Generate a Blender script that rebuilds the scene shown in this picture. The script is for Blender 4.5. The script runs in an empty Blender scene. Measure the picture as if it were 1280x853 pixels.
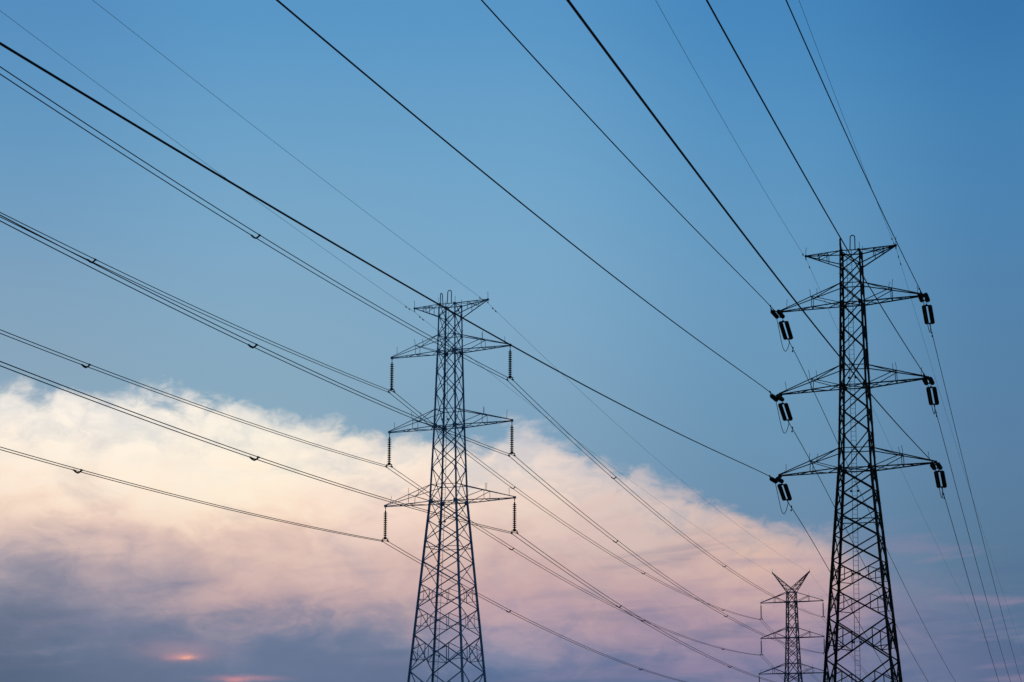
import bpy, bmesh, math, random
from mathutils import Vector, Matrix
random.seed(7)
R = math.radians
SC = bpy.context.scene
COL = SC.collection
EYE = 1.7            # camera height above the field, metres

# ------------------------------------------------------------------ camera
PITCH, ROLL, FPX = 0.19635, 0.00290, 2712.57          # focal length in pixels of a 1280 wide frame
cd = bpy.data.cameras.new('camera')
cam = bpy.data.objects.new('camera', cd); COL.objects.link(cam)
cd.sensor_width = 36.0; cd.lens = FPX/1280*36.0
cd.clip_start = 0.1; cd.clip_end = 20000
cam.matrix_world = Matrix.Translation((0, 0, EYE)) @ Matrix.Rotation(math.pi/2+PITCH, 4, 'X') @ Matrix.Rotation(ROLL, 4, 'Z')
SC.camera = cam

# ------------------------------------------------------------------ exposure
SC.view_settings.view_transform = 'Standard'
SC.view_settings.look = 'None'
SC.view_settings.exposure = 0.0
SC.view_settings.gamma = 1.0
SC.view_settings.use_curve_mapping = False

# ------------------------------------------------------------------ dusk sky
SUN_AZ, SUN_EL = -8.6, 3.2        # degrees east of +Y, above the horizon (behind the cloud bank)

def direction_of(px, py):
    """azimuth / elevation in degrees that the photograph's pixel looks at"""
    a, b = px-640, py-426.5
    a, b = a*math.cos(ROLL)+b*math.sin(ROLL), -a*math.sin(ROLL)+b*math.cos(ROLL)
    d = Vector((a, FPX*math.cos(PITCH)+b*math.sin(PITCH), FPX*math.sin(PITCH)-b*math.cos(PITCH))).normalized()
    return math.degrees(math.atan2(d.x, d.y)), math.degrees(math.asin(d.z))

def lin(h):
    out = []
    for i in (0, 2, 4):
        c = int(h[i:i+2], 16)/255
        out.append(c/12.92 if c <= .04045 else ((c+.055)/1.055)**2.4)
    return (*out, 1)

world = bpy.data.worlds.new('World'); SC.world = world
world.use_nodes = True
wt = world.node_tree; wt.nodes.clear()
def nd(kind, **kw):
    n = wt.nodes.new(kind)
    for k, v in kw.items(): setattr(n, k, v)
    return n
def put(sock, v):
    if hasattr(v, 'is_output') or isinstance(v, bpy.types.NodeSocket): wt.links.new(v, sock)
    else: sock.default_value = v
def mth(op, a, b=None, c=None, clamp=False):
    n = nd('ShaderNodeMath', operation=op, use_clamp=clamp)
    put(n.inputs[0], a)
    if b is not None: put(n.inputs[1], b)
    if c is not None: put(n.inputs[2], c)
    return n.outputs[0]
def step(v, lo, hi):
    n = nd('ShaderNodeMapRange', interpolation_type='SMOOTHSTEP')
    put(n.inputs[0], v); put(n.inputs[1], lo); put(n.inputs[2], hi); n.inputs[3].default_value = 0; n.inputs[4].default_value = 1
    return n.outputs[0]
def mix(f, a, b, blend='MIX'):
    n = nd('ShaderNodeMix', data_type='RGBA', blend_type=blend)
    put(n.inputs[0], f); put(n.inputs[6], a); put(n.inputs[7], b)
    return n.outputs[2]
def vec(x, y, z):
    n = nd('ShaderNodeCombineXYZ'); put(n.inputs[0], x); put(n.inputs[1], y); put(n.inputs[2], z); return n.outputs[0]
def noise(v, scale, detail=8, rough=.55, dist=0.0):
    n = nd('ShaderNodeTexNoise', noise_dimensions='3D'); put(n.inputs['Vector'], v)
    n.inputs['Scale'].default_value = scale; n.inputs['Detail'].default_value = detail
    n.inputs['Roughness'].default_value = rough; n.inputs['Distortion'].default_value = dist
    return mth('SUBTRACT', n.outputs['Fac'], .5)
def ramp(fac, stops, interp='B_SPLINE'):
    n = nd('ShaderNodeValToRGB'); cr = n.color_ramp; cr.interpolation = interp
    stops = sorted(stops)
    while len(cr.elements) < len(stops): cr.elements.new(.5)
    for e, (p, c) in zip(cr.elements, stops): e.position = p; 
    for e, (p, c) in zip(cr.elements, stops): e.color = c
    put(n.inputs[0], fac); return n.outputs[0]

tc = nd('ShaderNodeTexCoord')
sx = nd('ShaderNodeSeparateXYZ'); wt.links.new(tc.outputs['Generated'], sx.inputs[0])
AZ = mth('MULTIPLY', mth('ARCTAN2', sx.outputs[0], sx.outputs[1]), 57.29578)
EL = mth('MULTIPLY', mth('ARCSINE', sx.outputs[2]), 57.29578)

# air and cloud colours of this evening, by bearing and height (tables are photo columns -> degrees)
CLEAR = {
 0:    [(0,'558DBF'),(100,'5F95C1'),(200,'6B9BC1'),(300,'789FC0'),(400,'86A4BD'),(500,'8AA6BC'),(700,'8CA0B4')],
 320:  [(0,'5795C6'),(100,'659DC8'),(200,'72A4C8'),(300,'7DA8C8'),(400,'85A9C3'),(500,'88A9BF'),(700,'8CA4B6')],
 640:  [(0,'5694C6'),(100,'659DC8'),(200,'70A4CA'),(300,'79A8CA'),(400,'80A8C6'),(500,'80A4C0'),(620,'7E9DB6'),(740,'7B94AC')],
 960:  [(0,'4585BB'),(100,'518EC0'),(200,'5C95C1'),(300,'6799C0'),(400,'6B99BD'),(500,'6C96B6'),(600,'6A90B0'),(720,'6C86A4')],
 1280: [(0,'3874AB'),(100,'427FB2'),(200,'4A83B3'),(300,'5083AF'),(400,'5581A9'),(540,'5A7FA3'),(650,'597A9A'),(740,'567391'),(853,'526A8A')],
}
CLOUD = {
 0:    [(470,'F9F0E6'),(520,'FEF4E6'),(580,'FEEDDA'),(618,'F9E0CB'),(645,'EBCEBD'),(680,'B9A8AC'),(715,'908E9F'),(760,'6F7990'),(853,'53647F')],
 160:  [(480,'FCF3EA'),(540,'FFF4E4'),(602,'FFEED9'),(640,'F8DDC8'),(665,'E3C6B9'),(700,'C3ACAD'),(740,'9A92A1'),(780,'747D97'),(815,'67758F'),(853,'62708C')],
 320:  [(495,'FBF1E6'),(550,'FFF5E3'),(612,'FFEFD8'),(652,'F9DDC7'),(680,'E3C5B7'),(720,'D2B4AE'),(755,'B89FA5'),(785,'82859C'),(815,'6A7996'),(853,'657592')],
 480:  [(530,'F5E8DB'),(580,'FFF0DD'),(630,'F9DCCB'),(680,'E4C7BB'),(720,'D7B8B1'),(755,'BEA4A8'),(785,'8C8A9F'),(815,'6A7A97'),(853,'62718F')],
 640:  [(540,'E0D6D5'),(590,'F3DFD1'),(640,'E9CFC2'),(690,'D6BAB4'),(730,'CAAAAA'),(765,'BFA2A9'),(795,'958FA8'),(825,'687A9B'),(853,'5A6E92')],
 800:  [(585,'D3C8C8'),(640,'DDC6BD'),(690,'D1B7B2'),(730,'C5A7A8'),(770,'B399A5'),(805,'9388A2'),(830,'747A9B'),(853,'647297')],
 960:  [(630,'CDB8B6'),(665,'DDBDB0'),(700,'DBB8AB'),(735,'C9AAA9'),(770,'B196A3'),(810,'9888A2'),(853,'73789A')],
 1045: [(640,'BFB0B6'),(680,'D2B5B0'),(725,'C6A8AA'),(765,'AA94A3'),(805,'8A83A0'),(853,'6C7698')],
 1120: [(660,'8492A9'),(700,'7F87A0'),(740,'8685A0'),(775,'7E7E9C'),(805,'6B7797'),(853,'687396')],
 1280: [(690,'587695'),(760,'5B7194'),(800,'566B8E'),(853,'596A8C')],
}
EDGE = [(-40,478),(0,476),(45,482),(110,486),(200,486),(250,492),(300,500),(350,514),(420,526),(480,543),(530,548),(600,546),(650,536),
        (700,545),(760,570),(820,594),(870,612),(910,630),(950,645),(990,656),(1040,672),(1100,698),(1200,716),(1320,730)]
ELMAX = 26.0
def field(table, az, el):
    out = None; last = None
    fac = mth('DIVIDE', el, ELMAX)
    for x in sorted(table):
        stops = [(direction_of(x, y)[1]/ELMAX, lin(c)) for y, c in table[x]]
        c = ramp(fac, stops); a = direction_of(x, 600)[0]
        out = c if out is None else mix(step(az, last, a), out, c)
        last = a
    return out

flat = vec(AZ, mth('MULTIPLY', EL, 1.35), 0.0)
wide = vec(AZ, mth('MULTIPLY', EL, 3.2), 4.0)
streaky = vec(AZ, mth('ADD', mth('MULTIPLY', EL, 7.0), mth('MULTIPLY', AZ, -.55)), 9.0)
big = noise(flat, .30, 3, .5)
swirl = noise(vec(AZ, mth('MULTIPLY', EL, 1.6), 21.0), .55, 4, .55)
warped = vec(mth('MULTIPLY_ADD', swirl, 2.6, AZ), mth('MULTIPLY_ADD', big, 2.2, mth('MULTIPLY', EL, 1.5)), 0.0)
billow = noise(warped, .62, 11, .60, .35)
fine = noise(warped, 2.3, 9, .62, .6)
puff = mth('ABSOLUTE', noise(vec(AZ, mth('MULTIPLY_ADD', big, 1.2, mth('MULTIPLY', EL, 1.25)), 33.0), .62, 5, .5, .25))
soft = noise(wide, .34, 7, .52, .5)
strk = noise(streaky, .26, 7, .5, .4)

clear = mix(1.0, field(CLEAR, AZ, EL), (.95, .99, .995, 1), 'MULTIPLY')
nishita = nd('ShaderNodeTexSky', sky_type='NISHITA', sun_disc=False)
nishita.sun_elevation = R(SUN_EL); nishita.sun_rotation = R(SUN_AZ)
nishita.air_density = 1.0; nishita.dust_density = 0.6; nishita.ozone_density = 2.5
dusk = mix(1.0, nishita.outputs[0], (.15, .15, .15, 1), 'MULTIPLY')
ahead = mth('SUBTRACT', 1.0, step(mth('ABSOLUTE', AZ), 22.0, 75.0))
low = mth('SUBTRACT', 1.0, step(EL, 24.0, 50.0))
clear = mix(mth('MULTIPLY', ahead, low), dusk, mix(.012, clear, dusk))

# the cloud bank: a ragged upper edge, colours by height, shadowed folds
edge = ramp(mth('DIVIDE', mth('ADD', AZ, 20.0), 40.0),
            [((direction_of(x, y)[0]+20)/40, (*[direction_of(x, y)[1]/ELMAX]*3, 1)) for x, y in EDGE], 'LINEAR')
edge = mth('MULTIPLY', edge, ELMAX)
right = step(AZ, 8.0, 10.6)
depth = mth('SUBTRACT', mth('ADD', edge, mth('MULTIPLY_ADD', puff, 2.1, mth('MULTIPLY_ADD', billow, 1.5, mth('MULTIPLY_ADD', fine, .75, -.16)))), EL)
body = step(depth, mth('MULTIPLY_ADD', right, -.6, -.22), mth('MULTIPLY_ADD', right, 1.5, .62))
caz = mth('ADD', AZ, mth('MULTIPLY', soft, 3.5))
cel = mth('ADD', mth('ADD', EL, mth('MULTIPLY', soft, 1.5)), mth('ADD', mth('MULTIPLY', strk, .25), mth('MULTIPLY', billow, 2.1)))
cloud = field(CLOUD, caz, cel)
crease = mth('MULTIPLY', step(puff, .10, .0), mth('MULTIPLY', step(EL, 7.0, 8.5), .16))
patch = mth('MULTIPLY', step(noise(vec(AZ, mth('MULTIPLY', EL, 1.7), 47.0), .42, 6, .52, .5), .02, .26), mth('MULTIPLY', step(EL, 3.6, 4.6), step(EL, 9.6, 7.4)))
cloud = mix(mth('MULTIPLY', patch, .34), cloud, lin('A79CA9'))
cloud = mix(crease, cloud, lin('C9CBD0'))
fold = step(mth('ADD', mth('ADD', mth('MULTIPLY', soft, .9), mth('MULTIPLY', billow, .8)), mth('MULTIPLY', strk, .35)), .02, .42)
cloud = mix(mth('MULTIPLY', fold, mth('MULTIPLY_ADD', step(EL, 9.2, 6.0), 0.16, .035)), cloud, lin('A5A3B0'))
thin = step(mth('ADD', billow, mth('MULTIPLY', fine, .4)), .16, -.10)
body = mth('MULTIPLY', body, mth('ADD', mth('MULTIPLY', thin, .22), mth('MAXIMUM', .78, step(depth, .7, 1.8)), clamp=True))
body = mth('MAXIMUM', body, step(mth('SUBTRACT', edge, EL), .9, 2.6))
body = mth('MULTIPLY', body, mth('MULTIPLY', ahead, step(EL, -6.0, -1.0)))
sky = mix(body, clear, cloud)
# low pink bars between slate ones
bar = step(strk, .03, .22)
barw = mth('MULTIPLY', mth('MULTIPLY', step(EL, 6.8, 5.2), ahead), mth('MULTIPLY_ADD', step(AZ, -1.0, 7.0), .40, .08))
sky = mix(mth('MULTIPLY', bar, barw), sky, lin('9C89A4'))
bar2 = step(strk, -.03, -.2)
sky = mix(mth('MULTIPLY', bar2, barw), sky, lin('566C90'))
# the setting sun glowing through two gaps
def glow(px, py, wx, wy, colour, amount, sky):
    a, e = direction_of(px, py)
    da = mth('DIVIDE', mth('ADD', mth('SUBTRACT', AZ, a), mth('MULTIPLY', fine, .35)), wx)
    de = mth('DIVIDE', mth('ADD', mth('SUBTRACT', EL, e), mth('MULTIPLY', fine, .16)), wy)
    r2 = mth('ADD', mth('MULTIPLY', da, da), mth('MULTIPLY', de, de))
    g = mth('POWER', 2.718, mth('MULTIPLY', r2, -1.0))
    return mix(mth('MULTIPLY', g, amount), sky, lin(colour))
sky = glow(226, 814, 1.0, .26, 'AC909E', .5, sky)
sky = glow(230, 821, .42, .10, 'CC969A', .65, sky)
sky = glow(234, 822, .15, .045, 'F4AE96', .8, sky)
sky = glow(308, 848, .85, .07, 'B68A9A', .65, sky)
sky = glow(294, 850, .26, .055, 'D68F94', .7, sky)

bg = nd('ShaderNodeBackground'); put(bg.inputs[0], sky); bg.inputs[1].default_value = 1.0
wo = nd('ShaderNodeOutputWorld'); wt.links.new(bg.outputs[0], wo.inputs[0])

sd = bpy.data.lights.new('sun', 'SUN'); sun = bpy.data.objects.new('sun', sd); COL.objects.link(sun)
sd.energy = 0.15; sd.angle = R(10); sd.color = (1.0, .62, .45)
sa, se = R(SUN_AZ), R(SUN_EL)
sun.rotation_euler = Vector((math.sin(sa)*math.cos(se), math.cos(sa)*math.cos(se), math.sin(se))).to_track_quat('Z', 'Y').to_euler()

# ------------------------------------------------------------------ surveyed arm tips (left, right) relative to the lens, top to bottom
TIPS_BLUE = [[[-8.75, 190.485, 40.85], [-2.139, 187.826, 41.119]], [[-10.758, 191.293, 36.443], [-0.159, 187.031, 36.814]], [[-10.892, 191.346, 29.711], [0.016, 186.96, 30.104]], [[-11.16, 191.454, 23.106], [0.263, 186.861, 23.34]]]
TIPS_BLACK = [[[23.39, 168.213, 40.422], [30.208, 166.125, 40.822]], [[21.378, 168.829, 36.006], [32.125, 165.538, 36.643]], [[21.2, 168.884, 29.35], [32.238, 165.504, 30.094]], [[21.023, 168.938, 22.891], [32.594, 165.395, 23.479]]]
TIPS_FAR = [[[49.834, 414.949, 37.606], [56.588, 412.365, 37.673]], [[47.636, 415.789, 31.859], [58.871, 411.492, 32.047]], [[47.552, 415.822, 25.155], [58.902, 411.48, 25.286]], [[47.069, 416.007, 18.467], [59.424, 411.281, 18.593]]]
BLUE_NEAR = {  # (arm, side): (azimuth, slope, curvature)
    (1, 1): (0.25547, -0.04687, 0.000297),
    (1, -1): (0.25810, -0.04965, 0.000300),
    (2, 1): (0.25848, -0.04756, 0.000290),
    (2, -1): (0.25745, -0.04877, 0.000299),
    (3, 1): (0.25779, -0.04913, 0.000297),
    (3, -1): (0.25709, -0.04818, 0.000298),
    (0, -1): (0.25206, -0.00239, 0.000155),
    (0, 1): (0.26321, -0.00851, 0.000125),
}
BLUE_FAR = {  # (arm, side): (azimuth, slope, curvature)
    (1, 1): (0.25716, -0.07729, 0.000242),
    (2, 1): (0.25650, -0.07913, 0.000249),
    (3, 1): (0.25776, -0.08128, 0.000260),
    (1, -1): (0.25448, -0.08195, 0.000266),
    (2, -1): (0.25470, -0.07911, 0.000254),
    (3, -1): (0.25372, -0.08052, 0.000259),
    (0, 1): (0.25581, -0.05007, 0.000157),
    (0, -1): (0.25530, -0.03751, 0.000107),
}
BLACK_NEAR = {  # (arm, side): (azimuth, slope, curvature)
    (3, -1): (0.23797, -0.09220, 0.000190),
    (2, -1): (0.24332, -0.09515, 0.000195),
    (1, -1): (0.24520, -0.09347, 0.000182),
    (3, 1): (0.24502, -0.09091, 0.000163),
    (2, 1): (0.24705, -0.09182, 0.000167),
    (1, 1): (0.24816, -0.09309, 0.000176),
    (0, -1): (0.24278, -0.05437, 0.000240),
    (0, 1): (0.24768, -0.05513, 0.000232),
}
BLACK_FAR = {  # (arm, side): (azimuth, slope, curvature)
    (1, 1): (0.25850, -0.13044, 0.000125),
    (2, 1): (0.25798, -0.13027, 0.000128),
    (3, 1): (0.25685, -0.13000, 0.000132),
    (0, 1): (0.25697, -0.06375, 0.000051),
    (1, -1): (0.25900, -0.12819, 0.000147),
    (2, -1): (0.25871, -0.12914, 0.000138),
    (3, -1): (0.25373, -0.13052, 0.000134),
    (0, -1): (0.25750, -0.06349, 0.000068),
}

# ------------------------------------------------------------------ helpers
def material(name, base, rough=.6, metal=0.0, vary=.35, scale=2.5, tint=None):
    m = bpy.data.materials.new(name); m.use_nodes = True
    t = m.node_tree; b = t.nodes['Principled BSDF']
    co = t.nodes.new('ShaderNodeTexCoord'); n = t.nodes.new('ShaderNodeTexNoise')
    n.inputs['Scale'].default_value = scale; n.inputs['Detail'].default_value = 6
    t.links.new(co.outputs['Object'], n.inputs['Vector'])
    r = t.nodes.new('ShaderNodeValToRGB')
    lo = [c*(1-vary) for c in base]; hi = [c*(1+vary) for c in (tint or base)]
    r.color_ramp.elements[0].position = .3; r.color_ramp.elements[0].color = (*lo, 1)
    r.color_ramp.elements[1].position = .7; r.color_ramp.elements[1].color = (*hi, 1)
    t.links.new(n.outputs['Fac'], r.inputs[0]); t.links.new(r.outputs[0], b.inputs['Base Color'])
    b.inputs['Specular IOR Level'].default_value = .2; b.inputs['Roughness'].default_value = rough; b.inputs['Metallic'].default_value = metal
    return m
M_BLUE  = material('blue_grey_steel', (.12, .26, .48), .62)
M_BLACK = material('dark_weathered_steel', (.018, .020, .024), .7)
M_FAR   = material('far_blue_steel', (.085, .125, .26), .65)
M_WIRE  = material('dull_aluminium_wire', (.020, .022, .028), .7, 0, .2)
M_GLASS = material('dark_glazed_insulator', (.010, .020, .024), .6, 0, .25)
M_FIT   = material('dark_iron_fitting', (.014, .016, .020), .6)
M_CONC  = material('footing_concrete', (.30, .29, .27), .9)
M_GRASS = material('dry_grass', (.055, .070, .030), .95, 0, .5, .35, (.085, .085, .045))

def bar(bm, p, q, w=.09, ref=None, th=None):
    """an L section steel angle from p to q"""
    p, q = Vector(p), Vector(q); d = (q-p)
    if d.length < 1e-4: return
    d.normalize()
    ref = Vector(ref) if ref is not None else Vector((0, 0, 1))
    a = d.cross(ref)
    if a.length < 1e-3: a = d.cross(Vector((1, 0, 0)))
    a.normalize(); b = d.cross(a).normalized()
    th = th or w*.16
    prof = [(0, 0), (w, 0), (w, th), (th, th), (th, w), (0, w)]
    o = (a+b)*(-w*.4)
    r0 = [bm.verts.new(p+o+a*x+b*y) for x, y in prof]
    r1 = [bm.verts.new(q+o+a*x+b*y) for x, y in prof]
    for i in range(6):
        j = (i+1) % 6; bm.faces.new((r0[i], r0[j], r1[j], r1[i]))
    bm.faces.new(list(reversed(r0))); bm.faces.new(r1)
def tube(bm, pts, r, seg=6, closed_ends=True):
    pts = [Vector(p) for p in pts]; rings = []
    rad = r if callable(r) else (lambda i: r)
    up = None
    for i, p in enumerate(pts):
        d = (pts[min(i+1, len(pts)-1)]-pts[max(i-1, 0)]).normalized()
        if up is None: up = d.orthogonal().normalized()
        up = (up-d*up.dot(d)).normalized(); s = d.cross(up)
        rings.append([bm.verts.new(p+(up*math.cos(2*math.pi*k/seg)+s*math.sin(2*math.pi*k/seg))*rad(i)) for k in range(seg)])
    for a, b in zip(rings, rings[1:]):
        for k in range(seg): bm.faces.new((a[k], a[(k+1) % seg], b[(k+1) % seg], b[k]))
    if closed_ends: bm.faces.new(list(reversed(rings[0]))); bm.faces.new(rings[-1])
def box(bm, c, sx, sy, sz, mat=None):
    vs = []
    for x in (-1, 1):
        for y in (-1, 1):
            for z in (-1, 1):
                v = Vector((x*sx/2, y*sy/2, z*sz/2))
                vs.append(bm.verts.new(Vector(c)+(mat @ v if mat else v)))
    for f in ((0,1,3,2),(4,6,7,5),(0,4,5,1),(2,3,7,6),(0,2,6,4),(1,5,7,3)): bm.faces.new([vs[i] for i in f])
def lathe(bm, prof, axis='Z', seg=14, at=(0, 0, 0)):
    """revolve (distance along axis, radius) pairs"""
    rings = []
    for h, r in prof:
        ring = []
        for k in range(seg):
            c, s = math.cos(2*math.pi*k/seg)*r, math.sin(2*math.pi*k/seg)*r
            v = (c, s, h) if axis == 'Z' else (h, c, s)
            ring.append(bm.verts.new(Vector(at)+Vector(v)))
        rings.append(ring)
    for a, b in zip(rings, rings[1:]):
        for k in range(seg): bm.faces.new((a[k], a[(k+1) % seg], b[(k+1) % seg], b[k]))
    bm.faces.new(list(reversed(rings[0]))); bm.faces.new(rings[-1])
def plate(bm, c, n, size, th=.02):
    """a gusset plate at c facing along n"""
    n = Vector(n).normalized(); s = n.cross(Vector((0, 0, 1)))
    s = s.normalized() if s.length > 1e-3 else Vector((1, 0, 0))
    u = n.cross(s)
    box(bm, c, size, size, th, Matrix((s, u, n)).transposed())
def obj(name, bm, m, parent=None, origin=(0, 0, 0)):
    if len(bm.verts): bmesh.ops.recalc_face_normals(bm, faces=bm.faces)
    me = bpy.data.meshes.new(name)
    if any(origin): bmesh.ops.translate(bm, verts=bm.verts, vec=-Vector(origin))
    bm.to_mesh(me); bm.free(); me.materials.append(m)
    o = bpy.data.objects.new(name, me); COL.objects.link(o)
    if parent: o.parent = parent
    return o
def tag(o, label, cat, group=None):
    o['label'] = label; o['category'] = cat
    if group: o['group'] = group
    return o
def thing(name, loc, label, cat, group=None):
    o = bpy.data.objects.new(name, None); COL.objects.link(o)
    o.empty_display_size = .3; o.location = loc
    return tag(o, label, cat, group)
def dup(root, mat, label, group=None):
    r = root.copy(); COL.objects.link(r); r.matrix_world = mat; r['label'] = label
    if group: r['group'] = group
    for ch in list(root.children):
        c = ch.copy(); COL.objects.link(c); c.parent = r
        for g in list(ch.children):
            e = g.copy(); COL.objects.link(e); e.parent = c
    return r
def up(p): return Vector((p[0], p[1], p[2]+EYE))

# ------------------------------------------------------------------ ground
bm = bmesh.new()
rings = [0, 30, 80, 160, 320, 700, 1600, 4000, 9000]; prev = None
for i, rr in enumerate(rings):
    if i == 0: prev = [bm.verts.new((0, 150, 0))]; continue
    ring = [bm.verts.new((rr*math.cos(2*math.pi*k/48), 150+rr*math.sin(2*math.pi*k/48), random.uniform(-.12, .02) if rr < 3000 else -.1)) for k in range(48)]
    for k in range(48):
        j = (k+1) % 48
        if len(prev) == 1: bm.faces.new((prev[0], ring[k], ring[j]))
        else: bm.faces.new((prev[k], ring[k], ring[j], prev[j]))
    prev = ring
g = obj('ground', bm, M_GRASS); g['kind'] = 'structure'

# ------------------------------------------------------------------ pylons
def pylon(base, theta, tips, m, label, group, horns, leg_w, brace_w, chord_rise, loops, has_ladder):
    base = Vector(base)
    ex = Vector((math.cos(theta), -math.sin(theta), 0)); ey = Vector((math.sin(theta), math.cos(theta), 0)); ez = Vector((0, 0, 1))
    tips = [[up(a), up(b)] for a, b in tips]
    mid = [(a.z+b.z)/2 for a, b in tips]
    root = thing('lattice_pylon', base, label, 'pylon', group)
    def part(name, bm, parent=root, mm=None): return obj(name, bm, mm or m, parent, base)
    top = mid[1]+chord_rise if horns else mid[0]-.12
    # half width of the body by height
    prof = [(0.0, 1.25+.0815*mid[3]), (mid[3], 1.25), (mid[2], 1.012), (mid[1], .838), (top, .765 if not horns else .80)]
    def hw(z):
        for (z0, w0), (z1, w1) in zip(prof, prof[1:]):
            if z <= z1: return w0+(w1-w0)*(z-z0)/(z1-z0)
        return prof[-1][1]
    CN = [(-1, -1), (1, -1), (1, 1), (-1, 1)]
    def corner(i, z):
        w = hw(z); sx_, sy_ = CN[i % 4]
        return Vector((base.x, base.y, 0))+ex*(sx_*w)+ey*(sy_*w)+ez*z
    def outward(i): return (ex*CN[i % 4][0]+ey*CN[i % 4][1]).normalized()
    # levels of the cross braced panels
    lv = [top]
    if not horns: lv += [top-1.1, mid[1]+chord_rise]
    lv += [mid[1]]
    for k in (1, 2):
        s = mid[k]-mid[k+1]
        lv += [mid[k]-s*.278, mid[k]-s*.556, mid[k+1]]
    z = mid[3]
    for h in (1.65, 1.75, 1.85, 1.95, 2.05, 2.35, 3.1, 3.8):
        z -= h
        if z > 4.5: lv.append(z)
    plain = mid[3]-6.9
    lv.append(0.35)
    # legs
    for i in range(4):
        bm = bmesh.new()
        zz = [0.3, mid[3], mid[2], mid[1], top]
        for a, b in zip(zz, zz[1:]):
            w = leg_w*(1.0 if a < mid[3]-.1 else .76 if a < mid[1]-.1 else .56)
            bar(bm, corner(i, a), corner(i, b+.01), w, outward(i).cross(ez)+outward(i)*0.0 if False else ex*CN[i][0])
        k = 0; zq = 3.0                                          # climbing pegs on the leg
        while zq < top-.5:
            sgn = ex*CN[i][0] if k % 2 else ey*CN[i][1]
            tube(bm, [corner(i, zq), corner(i, zq)+sgn*.15], .011, 5); zq += .45; k += 1
        for z in lv[:-1]:                                        # gusset plates on both faces of the leg
            sz = .34 if z in (mid[1], mid[2], mid[3]) else .21
            for other in ((i+1) % 4, (i+3) % 4):
                al = (corner(other, z)-corner(i, z)).normalized()
                plate(bm, corner(i, z)+al*sz*.3, al.cross(ez), sz, .03)
        part('leg', bm)
        fb = bmesh.new(); box(fb, corner(i, .15), .9, .9, .7)
        part('footing', fb, root, M_CONC)
    # faces: one cross brace per panel, with its top horizontal where a level has one
    for f in range(4):
        i, j = f, (f+1) % 4
        nrm = (outward(i)+outward(j)).normalized()
        hs = {mid[1]: brace_w, mid[2]: brace_w, mid[3]: brace_w, top: brace_w}
        extra = [mid[2]+chord_rise, mid[3]+chord_rise] + ([] if horns else [mid[1]+chord_rise])
        for a, b in zip(lv, lv[1:]):
            bm = bmesh.new(); w = brace_w*(1.0 if a > mid[3] else 1.12 if a > plain-4 else 1.35)
            ia, ja, ib, jb = corner(i, a), corner(j, a), corner(i, b), corner(j, b)
            if a in hs: bar(bm, ia, ja, brace_w, nrm)
            for z in extra:
                if b < z <= a: bar(bm, corner(i, z), corner(j, z), brace_w*.8, nrm)
            if b < mid[3]-4.0 < a: bar(bm, corner(i, mid[3]-4.0), corner(j, mid[3]-4.0), brace_w*.8, nrm)
            if b > 1.0:
                bar(bm, ia+nrm*.03, jb+nrm*.03, w, nrm); bar(bm, ja-nrm*.05, ib-nrm*.05, w*.9, nrm)
                wa, wb = (ja-ia).length, (jb-ib).length; tcr = wa/(wa+wb)
                cr = ia.lerp(jb, tcr)
                plate(bm, cr, nrm, .15)
            else:                                               # the splayed foot: an inverted V with ties
                m_ = ia.lerp(ja, .5)
                bar(bm, ia, ja, w, nrm); bar(bm, m_, ib, w, nrm); bar(bm, m_, jb, w, nrm); cr = None
                for q in (.33, .66):
                    bar(bm, m_.lerp(ib, q), ia.lerp(ib, q), w*.7, nrm); bar(bm, m_.lerp(jb, q), ja.lerp(jb, q), w*.7, nrm)
            if a <= plain+.5 and cr is not None:                     # redundant members in the big panels
                rw = w*.60
                for A, B, la, lb_ in ((ia, ib, ia, ib), (ja, jb, ja, jb)):
                    s0, s1 = A.lerp(cr, .50), B.lerp(cr, .54)
                    bar(bm, s0, s1, rw, nrm)
                    bar(bm, s0, la.lerp(lb_, .42), rw, nrm); bar(bm, s1, la.lerp(lb_, .66), rw, nrm)
                    if a-b > 2.8: bar(bm, s1, la.lerp(lb_, .42), rw, nrm)
            part('cross_brace', bm)
    # plan bracing seen from below
    for z in (mid[1], mid[2], mid[3]):
        bm = bmesh.new()
        bar(bm, corner(0, z), corner(2, z), brace_w*.8, ez); bar(bm, corner(1, z)+ez*.06, corner(3, z)+ez*.06, brace_w*.8, ez)
        part('plan_bracing', bm)
    # conductor arms
    for k in (1, 2, 3):
        for side in (0, 1):
            T = tips[k][side]; near, far = (0, 3) if side == 0 else (1, 2)
            Ln, Lf = corner(near, mid[k]), corner(far, mid[k]); Un, Uf = corner(near, mid[k]+chord_rise), corner(far, mid[k]+chord_rise)
            outd = ex*(-1 if side == 0 else 1)
            bm = bmesh.new(); cw = brace_w*1.05
            tn_, tf_ = T-ey*.09, T+ey*.09
            for p, t in ((Ln, tn_), (Lf, tf_)): bar(bm, p, t, cw, ez)
            for p, t in ((Un, tn_), (Uf, tf_)): bar(bm, p, t+ez*.10, cw*.85, ez)
            plate(bm, T+ez*.03, ey, .20, .22)
            arm = part('crossarm', bm)
            lb = bmesh.new(); lw = brace_w*.65
            U = .52
            for L, Uu, t in ((Ln, Un, tn_), (Lf, Uf, tf_)):
                a, b = t.lerp(L, U), (t+ez*.1).lerp(Uu, U)
                bar(lb, a, b, lw, ey)                           # hanger
                bar(lb, b, L, lw, ey)                           # diagonal back to the body
            c0, c1 = [tn_.lerp(Ln, q) for q in (.30, .52, .76, 1)], [tf_.lerp(Lf, q) for q in (.30, .52, .76, 1)]
            bar(lb, c0[0], c1[0], lw, ez); bar(lb, c1[0], c0[1], lw, ez); bar(lb, c0[1], c1[1], lw, ez)
            bar(lb, c0[1], c1[2], lw, ez); bar(lb, c1[2], c0[3], lw, ez)
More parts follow.
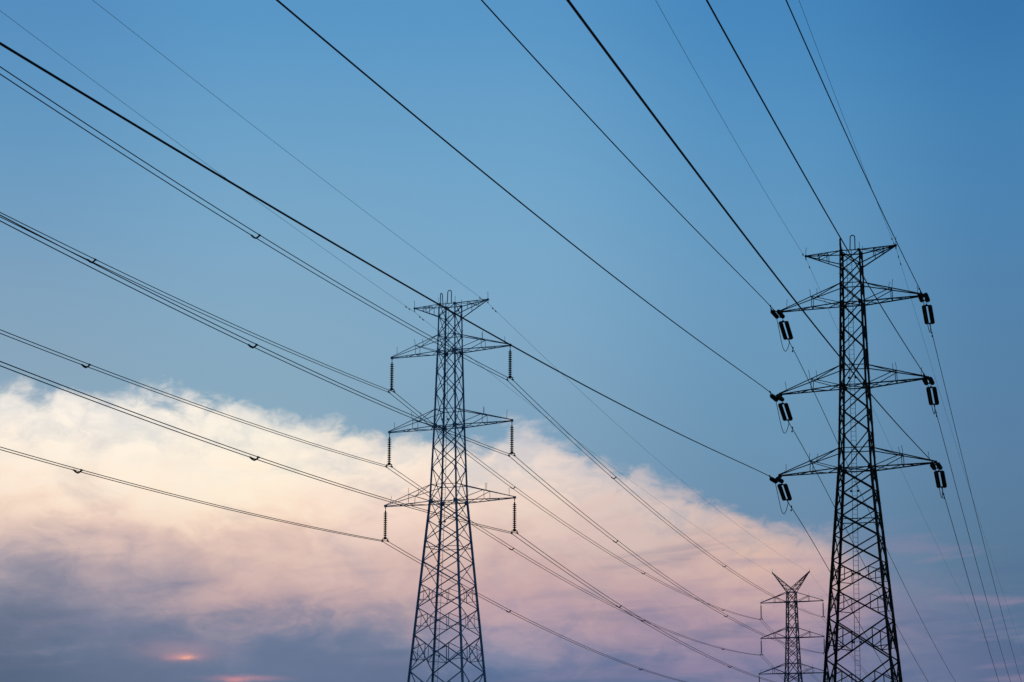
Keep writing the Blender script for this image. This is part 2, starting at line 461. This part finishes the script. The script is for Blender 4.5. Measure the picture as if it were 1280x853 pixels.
            b0, b1 = (tn_+ez*.1).lerp(Un, U), (tf_+ez*.1).lerp(Uf, U)
            bar(lb, b0, b1, lw, ez); bar(lb, b1, Un, lw, ez)
            part('arm_lacing', lb, arm)
            lean = outd*random.uniform(-.12, .16)
            for q, lat in (((.10, 0), (.5, -1), (.58, 1)) if not horns else ((.05, 0), (.5, -1))):
                sb = bmesh.new()
                p0 = (T+ez*.1).lerp(Un if lat < 0 else Uf, q) if lat else (T+ez*.1).lerp(Un.lerp(Uf, .5), q)
                tube(sb, [p0, p0+ez*.35+lean*.35+ey*.02, p0+ez*(.66+random.uniform(-.06, .1))+lean+ex*random.uniform(-.06, .06)], .019, 5)
                part('bird_spike', sb, arm)
            if loops == 'tension':
                hb = bmesh.new()
                Q = T+ex*(.14 if side else 0)-ez*.02
                for e_ in (ey*-.15-ez*.46, ey*.93-ez*.36): tube(hb, [Q, Q+e_*.5-ez*.03, Q+e_], .045, 6)
                box(hb, Q-ez*.06, .30, .36, .12)
                part('hanger_plate', hb, arm)
    # earth wire arms or horns
    for side in (0, 1):
        T = tips[0][side]; near, far = (0, 3) if side == 0 else (1, 2); onear, ofar = (1, 2) if side == 0 else (0, 3)
        bm = bmesh.new(); lb = bmesh.new(); cw = brace_w*.95; lw = brace_w*.6
        tn_, tf_ = T-ey*.07, T+ey*.07
        An_, Af_ = corner(near, top), corner(far, top)
        if horns:
            Bn_, Bf_ = corner(onear, top), corner(ofar, top)
        else:
            Bn_, Bf_ = corner(near, top-1.1), corner(far, top-1.1)
        for p, t in ((An_, tn_), (Af_, tf_), (Bn_, tn_), (Bf_, tf_)): bar(bm, p, t, cw, ez)
        plate(bm, T, ey, .15, .16)
        arm = part('earth_wire_arm', bm)
        qs = (.25, .45, .65, .85) if horns else (.36, .62)
        for A, B, t in ((An_, Bn_, tn_), (Af_, Bf_, tf_)):
            pv = None
            for q in qs:
                a, b = t.lerp(A, q), t.lerp(B, q); bar(lb, a, b, lw, ey)
                if pv: bar(lb, pv, a, lw, ey)
                pv = b
        for q in qs: bar(lb, tn_.lerp(An_, q), tf_.lerp(Af_, q), lw, ez)
        bar(lb, tn_.lerp(An_, qs[0]), tf_.lerp(Af_, qs[1]), lw, ez); bar(lb, tf_.lerp(Af_, qs[1]), An_, lw, ez)
        part('arm_lacing', lb, arm)
        sb = bmesh.new(); tube(sb, [T, T+ez*.35, T+ez*.70+ex*random.uniform(-.06, .1)], .02, 5); part('bird_spike', sb, arm)
        hb = bmesh.new(); box(hb, T-ez*.16, .07, .07, .34); part('hanger_plate', hb, arm)
    if not horns:
        for i in range(4):
            sb = bmesh.new(); c = corner(i, top); tube(sb, [c, c+ez*.62+ex*random.uniform(-.05, .05)], .019, 5); part('bird_spike', sb)
        # hand loops where the ladder arrives at the top
        def loop(c, s, w, h, lean):
            lb = bmesh.new(); pts = [c-s*(w*.62)]
            pts.append(c-s*(w*.55)+ez*h*.45+lean*.5)
            for q in range(9):
                a = math.pi*(1-q/8); pts.append(c+s*(w/2*math.cos(a))+ez*(h-w/2+w/2*math.sin(a))+lean)
            pts.append(c+s*w/2)
            tube(lb, pts, .042, 7); part('hand_loop', lb)
        fm = corner(0, top).lerp(corner(1, top), .66)
        loop(fm, ex, .36, 1.18, Vector((0, 0, 0)))
        fl = corner(0, top).lerp(corner(3, top), .42)
        loop(fl, ey, .46, 1.14, ex*-.06)
    if has_ladder:
        lb = bmesh.new()
        zs = [2.2, mid[3], mid[2], mid[1], top]
        def lad(z, s): return corner(0, z).lerp(corner(1, z), .5)+ey*.16+ex*(s*.19-.07)
        for s in (-1, 1): 
            for a, b in zip(zs, zs[1:]): tube(lb, [lad(a, s), lad(b, s)], .019, 6)
        z = 2.5
        while z < top: tube(lb, [lad(z, -1), lad(z, 1)], .012, 5); z += .36 if not horns else .6
        part('ladder', lb)
        for z in (mid[3]-1.9, mid[3]-8.3, mid[3]-13.5, mid[2]+.5):
            if z > 3:
                for s in (-1, 1):
                    sb = bmesh.new(); box(sb, lad(z, s)+ex*s*.09+ez*.05, .14, .08, .16)
                    part('ladder_bracket', sb)
    return root, tips, ex, ey

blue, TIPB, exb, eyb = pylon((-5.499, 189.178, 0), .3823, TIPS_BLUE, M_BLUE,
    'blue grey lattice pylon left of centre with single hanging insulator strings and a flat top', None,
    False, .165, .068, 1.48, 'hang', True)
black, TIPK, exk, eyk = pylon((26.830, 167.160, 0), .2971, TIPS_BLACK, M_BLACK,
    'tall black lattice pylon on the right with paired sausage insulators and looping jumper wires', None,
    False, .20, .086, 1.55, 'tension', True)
far, TIPF, exf, eyf = pylon((53.235, 413.648, 0), .3653, TIPS_FAR, M_FAR,
    'small distant lattice pylon with V shaped horns on top, beside the black pylon', None,
    True, .24, .125, 1.85, 'hang', False)

# ------------------------------------------------------------------ hanging insulator strings
SIDE = {-1: 'left', 1: 'right'}; ARM = {1: 'top', 2: 'middle', 3: 'lowest'}
HANG = 3.10
def disc_profile(h0, r, hgt):
    return [(h0, .045), (h0-.012, .06), (h0-.050, .075), (h0-.062, r*.66), (h0-.085, r), (h0-.118, r*.98), (h0-.120, .085), (h0-hgt, .045)]
ins0 = None
def hang_label(which, k, s):
    return 'insulator string of dark discs hanging from the %s %s arm of the %s pylon' % (ARM[k], SIDE[s], which)
for k in (1, 2, 3):
    for s in (-1, 1):
        T = TIPB[k][0 if s < 0 else 1]
        mat = Matrix.Translation(T-Vector((0, 0, .05))) @ Matrix.Rotation(-.257, 4, 'Z')
        if ins0 is None:
            ins0 = thing('insulator_string', T, hang_label('blue', k, s), 'insulator', 'insulator strings on the blue pylon')
            bm = bmesh.new(); tube(bm, [(0, 0, 0), (0, 0, -.46)], .022, 8); lathe(bm, [(-.30, .03), (-.34, .06), (-.44, .06), (-.47, .03)])
            for a in (-.06, .0): tube(bm, [(.05+a*.1, -.05, -.06+a), (.0, 0, -.2+a), (-.05, .05, -.06+a)], .018, 6)
            obj('cap_link', bm, M_FIT, ins0)
            bm = bmesh.new(); lathe(bm, disc_profile(-.45, .172, .166)); d0 = obj('insulator_disc', bm, M_GLASS, ins0)
            for q in range(1, 14):
                c = d0.copy(); COL.objects.link(c); c.parent = ins0; c.location = (0, 0, -.166*q)
            bm = bmesh.new(); tube(bm, [(0, 0, -2.72), (0, 0, -2.86)], .035, 8)
            box(bm, (0, 0, -2.84), .56, .05, .08); box(bm, (0, 0, -2.79), .26, .05, .08)
            obj('yoke_plate', bm, M_FIT, ins0)
            for sx_ in (-1, 1):
                bm = bmesh.new(); box(bm, (.25*sx_, 0, -2.93), .05, .06, .2)
                tube(bm, [(.25*sx_, -.2, -3.0), (.25*sx_, -.08, -3.055), (.25*sx_, .08, -3.055), (.25*sx_, .2, -3.0)], .055, 8)
                obj('suspension_clamp', bm, M_FIT, ins0)
            ins0.matrix_world = mat
        else:
            dup(ins0, mat, hang_label('blue', k, s))
# the far pylon's strings, a pixel wide: one mesh each
bm = bmesh.new(); tube(bm, [(0, 0, 0), (0, 0, -3.0)], .04, 6)
for q in range(16): lathe(bm, disc_profile(-.4-.15*q, .15, .15), seg=10)
box(bm, (0, 0, -2.92), .6, .06, .1)
for sx_ in (-1, 1): box(bm, (.25*sx_, 0, -3.06), .09, .3, .2)
fs = None
for k in (1, 2, 3):
    for s in (-1, 1):
        T = TIPF[k][0 if s < 0 else 1]
        if fs is None: fs = obj('insulator_string', bm, M_GLASS); o = fs
        else: o = fs.copy(); COL.objects.link(o)
        o.location = T-Vector((0, 0, .05)); o.rotation_euler = (0, 0, -.256)
        tag(o, 'thin insulator string hanging from the %s %s arm of the small distant pylon' % (ARM[k], SIDE[s]), 'insulator', 'insulator strings on the distant pylon')

# ------------------------------------------------------------------ wires
def settle(droop, t): return (droop[2]-Vector((0, 0, droop[1])))*math.exp(-max(t-droop[0], 0)/16)
def run(start, az, sl, cv, L, sg, n=90, droop=None):
    pts = []
    for i in range(n+1):
        t = L*i/n
        z = start.z+sl*t+cv*t*t
        p = Vector((start.x+sg*math.sin(az)*t, start.y+sg*math.cos(az)*t, z))
        if droop: p += settle(droop, t)
        pts.append(p)
    return pts
def at(start, az, sl, cv, t, sg): return Vector((start.x+sg*math.sin(az)*t, start.y+sg*math.cos(az)*t, start.z+sl*t+cv*t*t))
RW, RB, RG = .028, .029, .011
def twin(start, az, sl, cv, L, sg, label, group, spacers, r=RW, n=90):
    root = thing('twin_conductor', start, label, 'power line', group)
    lat = Vector((math.cos(az), -math.sin(az), 0))
    for s in (-1, 1):
        bm = bmesh.new(); tube(bm, run(start+lat*(.25*s), az, sl, cv, L, sg, n), r, 6); obj('wire', bm, M_WIRE, root, start)
    for t in spacers:
        c = at(start, az, sl, cv, t, sg); ez = Vector((0, 0, 1)); d = Vector((math.sin(az), math.cos(az), 0))
        bm = bmesh.new()
        tube(bm, [c-lat*.27, c-lat*.15-ez*.11, c-ez*.18, c+lat*.15-ez*.11, c+lat*.27], .055, 6)
        for s in (-1, 1): tube(bm, [c+lat*(.25*s)-d*.14, c+lat*(.25*s)+d*.14], .05, 6)
        obj('spacer', bm, M_FIT, root, start)
    return root
def damper(parent, origin, p, d, size=.24, r=.05):
    bm = bmesh.new(); ez = Vector((0, 0, 1)); d = d.normalized(); c = p-ez*.09
    tube(bm, [p+ez*.02, c], .03, 5); tube(bm, [c-d*size, c+d*size], .014, 5)
    for s in (-1, 1): tube(bm, [c+d*(s*size*.55), c+d*(s*size)], r, 7)
    obj('vibration_damper', bm, M_FIT, parent, origin)
def single(name, start, az, sl, cv, t0, L, sg, r, label, group, dampers=(), droop=None, cat='power line', dsize=.24, dr=.05, n=90):
    pts = [p for p in run(start, az, sl, cv, L, sg, n*2, droop)]
    i0 = int(round(t0/L*n*2)); pts = pts[i0:]
    if droop: pts[0] = at(start, az, sl, cv, t0, sg)+settle(droop, t0)
    root = thing(name, pts[0], label, cat, group)
    bm = bmesh.new(); tube(bm, pts, r, 6); obj('wire', bm, M_WIRE, root, pts[0])
    for t in dampers:
        p = at(start, az, sl, cv, t, sg)
        if droop: p += settle(droop, t)
        q = at(start, az, sl, cv, t+.5, sg)
        damper(root, pts[0], p, q-p, dsize, dr)
    return root

E3 = Vector((0, 0, 1))
for (k, s), (az, sl, cv) in BLUE_NEAR.items():
    T = TIPB[k][0 if s < 0 else 1]
    if k:
        twin(T-E3*HANG, az, sl, cv, 235, -1, 'twin wires reaching the %s %s insulator of the blue pylon from the near side' % (ARM[k], SIDE[s]),
             'twin conductors nearing the blue pylon', (61, 134, 205))
    else:
        single('earth_wire', T-E3*.34, az, sl, cv, 0, 235, -1, RG, 'hair thin earth wire crossing open sky to the %s top tip of the blue pylon' % SIDE[s],
               'earth wires nearing the blue pylon', (1.6, 2.6), None, 'earth wire', .2, .035)
for (k, s), (az, sl, cv) in BLUE_FAR.items():
    T = TIPB[k][0 if s < 0 else 1]; F = TIPF[k][0 if s < 0 else 1]
    a = T-E3*(HANG if k else .34); b = F-E3*(3.16 if k else .2)
    L = math.hypot(b.x-a.x, b.y-a.y); az = math.atan2(b.x-a.x, b.y-a.y); sl = (b.z-a.z)/L-cv*L
    if k:
        twin(a, az, sl, cv, L, 1, 'sagging twin wires between the %s %s insulators of the blue and the distant pylon' % (ARM[k], SIDE[s]),
             'twin conductors between the blue and the distant pylon', (43.3, 116, 186))
    else:
        single('earth_wire', a, az, sl, cv, 0, L, 1, RG, 'faint earth wire from the blue pylon to the %s horn of the distant pylon' % SIDE[s],
               'earth wires between the blue and the distant pylon', (1.6, 2.6), None, 'earth wire', .2, .035)
for k in (0, 1, 2, 3):
    for s in (-1, 1):
        F = TIPF[k][0 if s < 0 else 1]
        if k: twin(F-E3*3.16, .268, -.118, .00022, 240, 1, 'twin wires leading away behind the distant pylon from its %s %s insulator' % (ARM[k], SIDE[s]),
                   'twin conductors beyond the distant pylon', (40, 110))
        else: single('earth_wire', F-E3*.2, .235, -.05, .00012, 0, 240, 1, RG, 'faint earth wire leading away from the %s horn of the distant pylon' % SIDE[s],
                     'earth wires beyond the distant pylon', (), None, 'earth wire')

# strain insulators, jumpers and single conductors of the black pylon
STR = 3.55                                                       # yoke to yoke
ten0 = None
def tension(P, D, label):
    global ten0
    D = D.normalized(); Y = E3.cross(D).normalized(); Z = D.cross(Y)
    mat = Matrix.Translation(P) @ Matrix((D, Y, Z)).transposed().to_4x4()
    if ten0: return dup(ten0, mat, label)
    ten0 = thing('tension_insulator', P, label, 'insulator', 'paired tension insulators on the black pylon')
    for x in (.28, STR-.22):
        bm = bmesh.new(); box(bm, (x, 0, 0), .10, .58, .06)
        sgn = -1 if x < 1 else 1
        for y in (-.2, .2): tube(bm, [(x, y*.9, 0), (x+sgn*.22, 0, 0)], .028, 6)
        obj('yoke_plate', bm, M_FIT, ten0)
    for y in (-.235, .235):
        bm = bmesh.new(); n = 17; p = (STR-.72)/n
        lathe(bm, [(.30, .03), (STR-.24, .03)], 'X', 8, (0, y, 0))
        for q in range(n):
            x = .36+p*q
            lathe(bm, [(x, .05), (x+.02, .07), (x+p*.40, .075), (x+p*.40, .150), (x+p*.62, .176), (x+p*.88, .174), (x+p*.8, .07), (x+p, .05)], 'X', 14, (0, y, 0))
        obj('disc_string', bm, M_GLASS, ten0)
    bm = bmesh.new(); tube(bm, [(0, 0, 0), (.10, 0, 0)], .05, 8); tube(bm, [(STR, 0, 0), (STR+.35, 0, 0)], .045, 8)
    obj('dead_end_clamp', bm, M_FIT, ten0)
    ten0.matrix_world = mat
    return ten0
for k in (1, 2, 3):
    for s in (-1, 1):
        T = TIPK[k][0 if s < 0 else 1]; ends = []
        lat = exk*(.14 if s > 0 else 0.0)
        for near, tab in ((True, BLACK_NEAR), (False, BLACK_FAR)):
            az, sl, cv = tab[k, s]; sg = -1 if near else 1
            dz = .36 if near else .90
            off = .15 if near else .95; tE = STR+.45+off
            P = T+Vector((math.sin(az), math.cos(az), 0))*(sg*off)-E3*(.50 if near else .42); P = P+lat; End = at(T, az, sl, cv, tE, sg)-E3*dz+lat
            D = End-P; start = P+D.normalized()*.14
            tension(start, D, ('stubby ribbed insulator pair facing the viewer at the %s %s arm of the black pylon' if near else
                    'long ribbed insulator pair slanting away from the %s %s arm of the black pylon') % (ARM[k], SIDE[s]))
            ends.append(End-D.normalized()*.1)
            single('power_line', T, az, sl, cv, tE, 250 if near else 330, sg, RB,
                   ('black wire from overhead to the %s %s arm of the black pylon' if near else 'black wire running down and away from the %s %s arm of the black pylon') % (ARM[k], SIDE[s]),
                   'single conductors nearing the black pylon' if near else 'single conductors beyond the black pylon',
                   (6.4,) if near else (6.8,), (tE, dz, lat), 'power line', .26, .062, 110)
        a, b = ends; root = thing('jumper_loop', a, 'jumper wire looping under the %s %s arm tip of the black pylon' % (ARM[k], SIDE[s]), 'jumper wire', 'jumper loops on the black pylon')
        bm = bmesh.new(); pts = []
        for i in range(41):
            q = i/40; sag = 1.45 if s < 0 else 1.35
            p = a.lerp(b, q); h = math.sin(math.pi*q**(1.7 if s < 0 else 1.2))**.85
            pts.append(p-E3*(sag*h*(1 if i not in (0, 40) else 0))+exk*(s*.10*h))
        tube(bm, pts, .027, 6); obj('wire', bm, M_WIRE, root, a)
for near, tab in ((True, BLACK_NEAR), (False, BLACK_FAR)):
    for s in (-1, 1):
        T = TIPK[0][0 if s < 0 else 1]; az, sl, cv = tab[0, s]
        single('earth_wire', T-E3*.2, az, sl, cv, 0, 250 if near else 330, -1 if near else 1, RG,
               ('thin earth wire from overhead to the %s top tip of the black pylon' if near else 'thin earth wire falling away behind the %s top tip of the black pylon') % SIDE[s],
               'earth wires nearing the black pylon' if near else 'earth wires beyond the black pylon', (2.2, 4.2) if s > 0 else (2.2,), None, 'earth wire', .22, .04)
